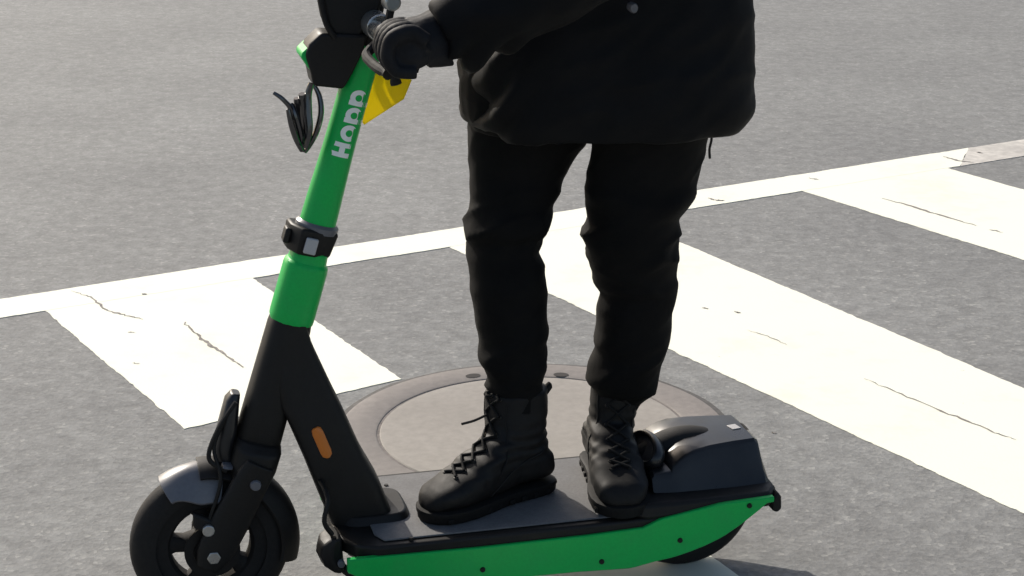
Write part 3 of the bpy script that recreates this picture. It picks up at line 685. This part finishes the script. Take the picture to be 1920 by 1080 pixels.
# boots
def boot(heel, toe, shaft, top_z, name_label, wm=1.0, sw=.052):
    """heel/toe on the deck (x,y), shaft centres going up"""
    h, t = Vector((*heel, DECK)), Vector((*toe, DECK)); d = (t - h); Ln = d.length; d.normalize(); sd_ = Vector((-d.y, d.x, 0)); up = Vector((0, 0, 1))
    mb = MB(); rr = []
    for k, hw, z0, z1 in ((.0, .022, .026, .06), (.03, .032, .022, .075), (.12, .038, .020, .098), (.28, .037, .020, .118), (.42, .038, .014, .118), (.55, .042, .014, .095), (.70, .045, .014, .074), (.82, .044, .014, .062), (.92, .037, .014, .053), (.975, .026, .015, .042), (1.0, .012, .018, .032)):
        c_ = h + d * (k * Ln) + up * ((z0 + z1) / 2)
        rr.append(ring(c_, sd_, up, hw * wm, (z1 - z0) / 2, 2.6, 24))
    mb.loft(rr)
    # shaft
    sh = []
    base = h + d * (Ln * .26)
    n = 7
    for i in range(n):
        f = i / (n - 1); z = lerp(.045, top_z - DECK, f); c_ = base.lerp(Vector((shaft[0], shaft[1], DECK)), smoothstep(0, 1, f)); c_.z = DECK + z
        a = lerp(.066, sw, smoothstep(0, .55, f)); bb = lerp(.036, sw * .92, smoothstep(0, .8, f))
        sh.append(ring(c_, d, sd_, a, bb, 2.2, 24))
    mb.loft(sh)
    def dsp(p, n_):
        q = p - h; along = q.dot(d) / Ln
        cre = math.sin((along * 70) + 2 * noise.noise(p * 20)) * math.exp(-((along - .62) / .09) ** 2) * smoothstep(.03, .06, q.z)
        ank = math.sin(q.z * 330 + 3 * noise.noise(p * 16)) * math.exp(-((q.z - .095) / .035) ** 2)
        return n_ * (.0009 * cre + .0016 * ank + .0022 * noise.noise(p * 28))
    bo = fuse(mb, 'boot', M['leather'], rider, PO, .0042, 4, dsp); bo['label'] = name_label
    # sole with welt and heel block
    def sole_ring(z, grow):
        pts = []
        prof = [(-.015, .0), (-.012, .018), (.01, .031), (.06, .038), (.14, .040), (.28, .037), (.42, .037), (.56, .043), (.70, .048), (.82, .047), (.91, .041), (.97, .030), (1.01, .014), (1.02, 0)]
        for k, y in prof: pts.append(h + d * (k * Ln + (grow if k > .5 else -grow)) + sd_ * (y * wm + grow) + up * z)
        for k, y in reversed(prof[1:-1]): pts.append(h + d * (k * Ln + (grow if k > .5 else -grow)) - sd_ * (y * wm + grow) + up * z)
        return pts
    so = MB().loft([sole_ring(z, g) for z, g in ((.0002, -.002), (.004, -.0005), (.011, .0), (.015, .0012), (.019, .0006), (.021, -.004))]).build('sole', M['sole'], bo, PO, sharp=45)
    for k in range(9):                                             # lugs in the welt
        for s in (-1, 1):
            kk = .1 + k * .1
            MB().box(h + d * (kk * Ln) + sd_ * s * wm * (.042 if kk > .5 else .038) + up * .0065, (.010, .005, .008), ux=d).build('sole_lug', M['sole'], bo, PO, bev=.001)
    # laces, eyelets and seams laid on the leather itself
    tree = BVHTree.FromPolygons([v.co for v in bo.data.vertices], [tuple(q.vertices) for q in bo.data.polygons])
    def skin(p, dr, off=.0012):
        """nearest leather under p, looking along dr"""
        o_ = (p - PO) * S; hit = tree.ray_cast(o_, dr.normalized())
        if hit[0] is None: hit = tree.find_nearest(o_)
        return hit[0] / S + PO + (-dr.normalized()) * off
    top_c = Vector((shaft[0], shaft[1], top_z)) + d * .05
    path = []                                   # centre line up the instep and the front of the shaft, seen from the front above
    for k in range(8):
        f = k / 7; a_ = h + d * (.50 * Ln) + up * .10
        p_ = a_.lerp(top_c + up * -.018, f) + d * .10 + up * .05
        dr = (-d * lerp(.35, 1.0, f) - up * lerp(1.0, .12, f)); path.append((p_, dr))
    for k, (p_, dr) in enumerate(path):
        hw = lerp(.015, .019, k / 7)
        for sg in (-1, 1):
            e_ = skin(p_ + sd_ * sg * hw, dr, .0004); MB().tube([e_ + dr.normalized() * .001, e_ - dr.normalized() * .0016], [.0042, .0034], 10).build('eyelet', M['black'], bo, PO)
            if k < 7:
                p2, dr2 = path[k + 1]; pts = []
                for t in (0, .25, .5, .75, 1):
                    pts.append(skin(p_.lerp(p2, t) + sd_ * sg * lerp(hw, -hw, t), dr.lerp(dr2, t), .0022 + (.0012 if sg > 0 else 0)))
                MB().tube(spline(pts, 3), .0022, 8).build('lace', M['lace'], bo, PO)
    def seam(pts, r=.0013):
        MB().tube(spline(pts, 3), r, 6).build('seam', M['leather'], bo, PO)
    seam([skin(h + d * (Ln * (.77 - .05 * abs(t))) + sd_ * .06 * t + up * .13, Vector((0, 0, -1)) - sd_ * .8 * t, .0006) for t in (-1, -.7, -.35, 0, .35, .7, 1)])
    for sg in (-1, 1):
        seam([skin(h + d * (Ln * a_) + up * z_ + sd_ * sg * .09, -sd_ * sg, .0005) for a_, z_ in ((.05, .085), (.16, .078), (.28, .070), (.40, .058), (.50, .040), (.56, .026))])
        seam([skin(h + d * (Ln * a_) + up * z_ + sd_ * sg * .09, -sd_ * sg, .0005) for a_, z_ in ((.52, .030), (.50, .060), (.44, .085), (.40, .110), (.385, .140), (.375, .165))])
    return bo, h, d, sd_, base
fh = onz(1022, 905, DECK); ft = onz(790, 968, DECK)
sA = outline_rows([(915, 700), (905, 800)], [(1022, 700), (1030, 800)], lambda t: -.018, [745])[0][0]
bt, h1, d1, s1, _ = boot((fh[0], fh[1] + .005), (ft[0], ft[1] + .018), (sA.x, sA.y), .338, 'boot pointing forwards, toe near the neck of the scooter', sw=.0515)
sB = outline_rows([(1118, 700), (1112, 800)], [(1198, 700), (1192, 800)], lambda t: -.035, [755])[0][0]
bt2, h2, d2, s2, _ = boot((.128, -.100), (.160, .142), (sB.x, sB.y), .335, 'boot turned towards the side, toe at the edge of the deck', wm=1.02, sw=.0445)
# pull tab, loose lace end, pale panel
a, b_ = P(1012, 748, -.02), P(1030, 722, -.02)
MB().tube(spline([a, a.lerp(b_, .5) + Vector((-.002, 0, .002)), b_, b_.lerp(a, .3) + Vector((.006, .004, -.002))], 4), .0062, 10).build('pull_tab', M['leather'], bt, PO)
a, b_ = P(912, 778, .0), P(866, 795, .02)
MB().tube(spline([a, a.lerp(b_, .5) + Vector((0, 0, -.002)), b_], 4), .0022, 8).build('lace_end', M['black'], bt, PO)

# coat: loose body with hem, from silhouette
C_l = [(970, -260), (942, -140), (917, -40), (902, 40), (886, 120), (880, 160), (884, 195), (888, 222), (890, 240)]
C_r = [(1315, -300), (1352, -200), (1380, -100), (1388, 0), (1388, 79), (1387, 160), (1386, 205), (1376, 226), (1358, 240)]
ct_rows = outline_rows(C_l, C_r, lambda t: .005, [-250 + 8 * i for i in range(62)])
co = MB(); rr = []
for i_, (c_, hw) in enumerate(ct_rows):
    w_ = smoothstep(len(ct_rows) - 16, len(ct_rows) - 1, i_); dep = lerp(min(hw * .70, .168), .185, smoothstep(.98, 1.20, c_.z))
    r_ = ring(c_, (1, 0, 0), (0, 1, 0), hw, dep, 3.3, 44)
    for q in r_: q.z += .018 * w_ * smoothstep(.24, .40, q.x)       # hem cut higher at the front
    rr.append(r_)
rr.reverse()
top = ct_rows[0][0]
for dz, a, bb in ((.04, .155, .20), (.09, .145, .205), (.14, .13, .195), (.17, .11, .165), (.195, .075, .10), (.21, .062, .065), (.24, .058, .060)):
    rr.append(ring((lerp(.165, .15, dz / .2), .01, top.z + dz), (1, 0, 0), YY, a, bb, 2.3, 44))
co.loft(rr)
SHZ = top.z + .12
def limb(mb, pts, radii, n=18): mb.tube(spline(pts, 6), [lerp(radii[min(int(i / 6), len(radii) - 2)], radii[min(int(i / 6), len(radii) - 2) + 1], (i % 6) / 6) if i < 6 * (len(radii) - 1) else radii[-1] for i in range(6 * (len(pts) - 1) + 1)], n)
GL = HB + Vector((-.006, .232, -.002)); GR = HB + Vector((-.006, -.225, .004))
WL = P(832, 66, .215); EL = P(1080, -70, .25)
limb(co, [(.15, .185, SHZ), (.135, .235, SHZ - .12), EL, EL.lerp(WL, .5) + Vector((0, 0, -.004)), WL], [.072, .072, .068, .064, .050])
limb(co, [(.15, -.165, SHZ), (.15, -.235, SHZ - .12), (.19, -.26, EL.z), (.34, -.245, 1.03), (.455, -.225, 1.0)], [.072, .070, .064, .052, .044])
def coat_disp(p, n):
    o = folds(p, n, .0065, .2)
    v = noise.noise(Vector((p.x * 11 + 3, p.y * 11, p.z * 2.2))) * .008 * smoothstep(1.05, .80, p.z)
    # diagonal pulls at the front below the arm
    fr_ = smoothstep(.31, .38, p.x) * smoothstep(.74, .80, p.z) * smoothstep(.98, .92, p.z)
    dg = math.sin((p.z * .9 + p.x * 1.5) * 95) * .011 * fr_
    return o + n * (v + dg)
coat = fuse(co, 'coat', M['coat'], rider, PO, .0075, 3, coat_disp)
a, b_ = P(1334, 262, .0), P(1331, 297, .0)
MB().tube(spline([a + Vector((0, 0, .02)), a, a.lerp(b_, .5) + Vector((.002, 0, 0)), b_], 4), .0022, 8).build('drawcord', M['black'], coat, PO)
q = P(1190, 16, .19); MB().loft([ring(q + YY * dy, (1, 0, 0), (0, 0, 1), r, r * 1.2, 2, 16) for dy, r in ((-.02, .006), (-.004, .0065), (-.001, .005))]).build('button', M['fender'], coat, PO)

# body: one continuous figure inside the clothes, with head, face, hands on the grips in gloves
NZ = top.z + .20
bd = MB()
bd.loft([ring((.17, .01, z), (1, 0, 0), YY, a, bb, 2.2, 28) for z, a, bb in ((.80, .10, .10), (.90, .11, .12), (1.02, .10, .10), (1.10, .10, .10), (top.z + .05, .09, .11), (top.z + .12, .08, .13), (top.z + .16, .06, .09), (NZ, .045, .046), (NZ + .06, .043, .044))])
hc = Vector((.175, .01, NZ + .135))
bd.loft([ring(hc + Vector((dx, 0, dz)), (1, 0, 0), YY, a, bb, 2.2, 28) for dx, dz, a, bb in ((.012, -.105, .030, .026), (.014, -.09, .055, .045), (.006, -.06, .074, .058), (.002, -.02, .082, .066), (-.002, .02, .086, .070), (-.006, .055, .078, .064), (-.010, .08, .055, .045), (-.012, .093, .02, .018))])
bd.loft([ring(hc + Vector((x, 0, z)), (0, 1, 0), (.3, 0, 1), a, bb, 2, 12) for x, z, a, bb in ((.070, .012, .008, .010), (.088, -.010, .010, .012), (.096, -.028, .014, .010), (.080, -.036, .014, .008))])
for sg in (-1, 1):
    bd.loft([ring(hc + Vector((-.004 + dx, sg * y, -.008)), (1, 0, 0), (0, 0, 1), a, bb, 2, 14) for dx, y, a, bb in ((0, .060, .012, .020), (-.004, .074, .016, .027), (-.006, .079, .014, .024))])
limb(bd, [(.15, .150, SHZ), (.135, .235, SHZ - .12), EL, EL.lerp(WL, .5), EL.lerp(WL, .92), WL + Vector((.004, 0, 0))], [.035, .030, .032, .030, .022, .020])
limb(bd, [(.15, -.14, SHZ), (.15, -.225, SHZ - .12), (.19, -.255, EL.z), (.34, -.245, 1.03), (.455, -.225, 1.0), Vector((.47, -.225, .995))], [.035, .030, .032, .030, .024, .022])
kl = outline_rows(L_l, L_r, yL, [260, 440, 600, 745]); kr = outline_rows(R_l, R_r, yR, [260, 440, 600, 745])
limb(bd, [(.20, -.03, .86), kl[0][0], kl[1][0], kl[2][0], kl[3][0], kl[3][0] - Vector((0, 0, .02))], [.075, .065, .048, .042, .030, .026])
limb(bd, [(.14, .045, .86), kr[0][0], kr[1][0], kr[2][0], kr[3][0], kr[3][0] - Vector((0, 0, .02))], [.075, .065, .048, .042, .030, .026])
body_o = fuse(bd, 'body', M['skin'], rider, PO, .0075, 3)
hr = MB(); hr.loft([ring(hc + Vector((dx, 0, dz)), (1, 0, 0), YY, a, bb, 2.2, 28) for dx, dz, a, bb in ((-.040, -.095, .030, .045), (-.040, -.06, .050, .064), (-.034, -.01, .066, .077), (-.020, .035, .080, .078), (-.012, .070, .078, .068), (-.012, .095, .050, .044), (-.012, .104, .02, .02))])
fuse(hr, 'hair', M['hair'], rider, PO, .007, 2, lambda p, n: n * (.004 * noise.noise(Vector((p.x * 20, p.y * 60, p.z * 14)))))
for sg in (-1, 1):
    e = hc + Vector((.072, sg * .027, .004)); MB().loft([ring(e + Vector((dx, 0, 0)), YY, (0, 0, 1), r, r * .6, 2, 12) for dx, r in ((-.006, .012), (.004, .010), (.007, .005))]).build('eye', M['eye'], body_o, PO)
    MB().tube(spline([e + Vector((.004, -sg * .014, .018)), e + Vector((.010, 0, .022)), e + Vector((.0, sg * .018, .016))], 3), .003, 6).build('eyebrow', M['hair'], body_o, PO)
MB().loft([ring(hc + Vector((.076, 0, -.058 + z)), YY, (1, 0, 0), a, bb, 2, 12) for z, a, bb in ((-.008, .012, .004), (-.003, .022, .009), (.003, .022, .009), (.007, .012, .004))]).build('lips', mat('lips', (.45, .2, .17), .45), body_o, PO)

def glove(G, sg, wrist):
    """hand closed round the grip: palm on top and behind, four fingers over the front and under, thumb below"""
    mb = MB(); R = .0185
    pw = (G - wrist).normalized()
    mb.loft([ring(p, YY, (0.5, 0, .87), a, bb, 2.6, 18) for p, a, bb in ((wrist - pw * .05, .038, .038), (wrist - pw * .01, .037, .037), (wrist.lerp(G, .30) + Vector((0, 0, .008)), .036, .028), (wrist.lerp(G, .62) + Vector((0, 0, .014)), .043, .023), (G + Vector((-.022, 0, .014)), .045, .020), (G + Vector((-.006, 0, .025)), .044, .014), (G + Vector((.012, 0, .022)), .044, .012), (G + Vector((.024, 0, .012)), .042, .010))])
    for k, (dy, ln, r) in enumerate(((-.034, .95, .0108), (-.0115, 1.0, .0112), (.0115, .97, .0108), (.034, .88, .0102))):
        pts = []
        for a in (150, 95, 40, -15, -70, -125):
            aa = rad(lerp(150, a, ln)); rr_ = R + r * 1.0; pts.append(G + Vector((math.cos(aa) * rr_, -sg * dy, math.sin(aa) * rr_)))
        sp = spline(pts, 4); n = len(sp); mb.tube(sp, [r * (1.06 - .22 * i / (n - 1)) * (1 + .10 * math.exp(-((i - 8) / 1.5) ** 2)) for i in range(n)], 12)
    mb.loft([ring(G + Vector((dx, sg * dy, dz)), (1, 0, .25), (-.25, 0, 1), a, bb, 2.4, 20) for dx, dz, dy, a, bb in ((-.006, .000, .010, .026, .024), (-.006, .000, .028, .026, .024), (-.008, -.001, .034, .022, .020), (-.010, -.002, .037, .012, .012), (-.010, -.002, .038, .005, .005))])
    mb.loft([ring(p, YY, (0.3, 0, .95), a, bb, 2.4, 18) for p, a, bb in ((wrist + Vector((-.01, sg * .006, -.006)), .032, .038), (wrist.lerp(G, .5) + Vector((0, sg * .008, -.006)), .033, .031), (G + Vector((-.024, sg * .008, -.002)), .034, .022))])
    th = [wrist.lerp(G, .45) + Vector((0, -sg * .034, -.004)), G + Vector((-.034, -sg * .046, -.010)), G + Vector((-.020, -sg * .050, -.030)), G + Vector((.004, -sg * .044, -.034))]
    sp = spline(th, 5); mb.tube(sp, [.0150 - .004 * i / len(sp) for i in range(len(sp))], 12)
    return fuse(mb, 'glove', M['glove'], rider, PO, .0026, 1, lambda p, n: n * .0012 * noise.noise(p * 55))
glove(GL, 1, WL + Vector((.01, 0, 0))); glove(GR, -1, Vector((.47, -.225, .995)))
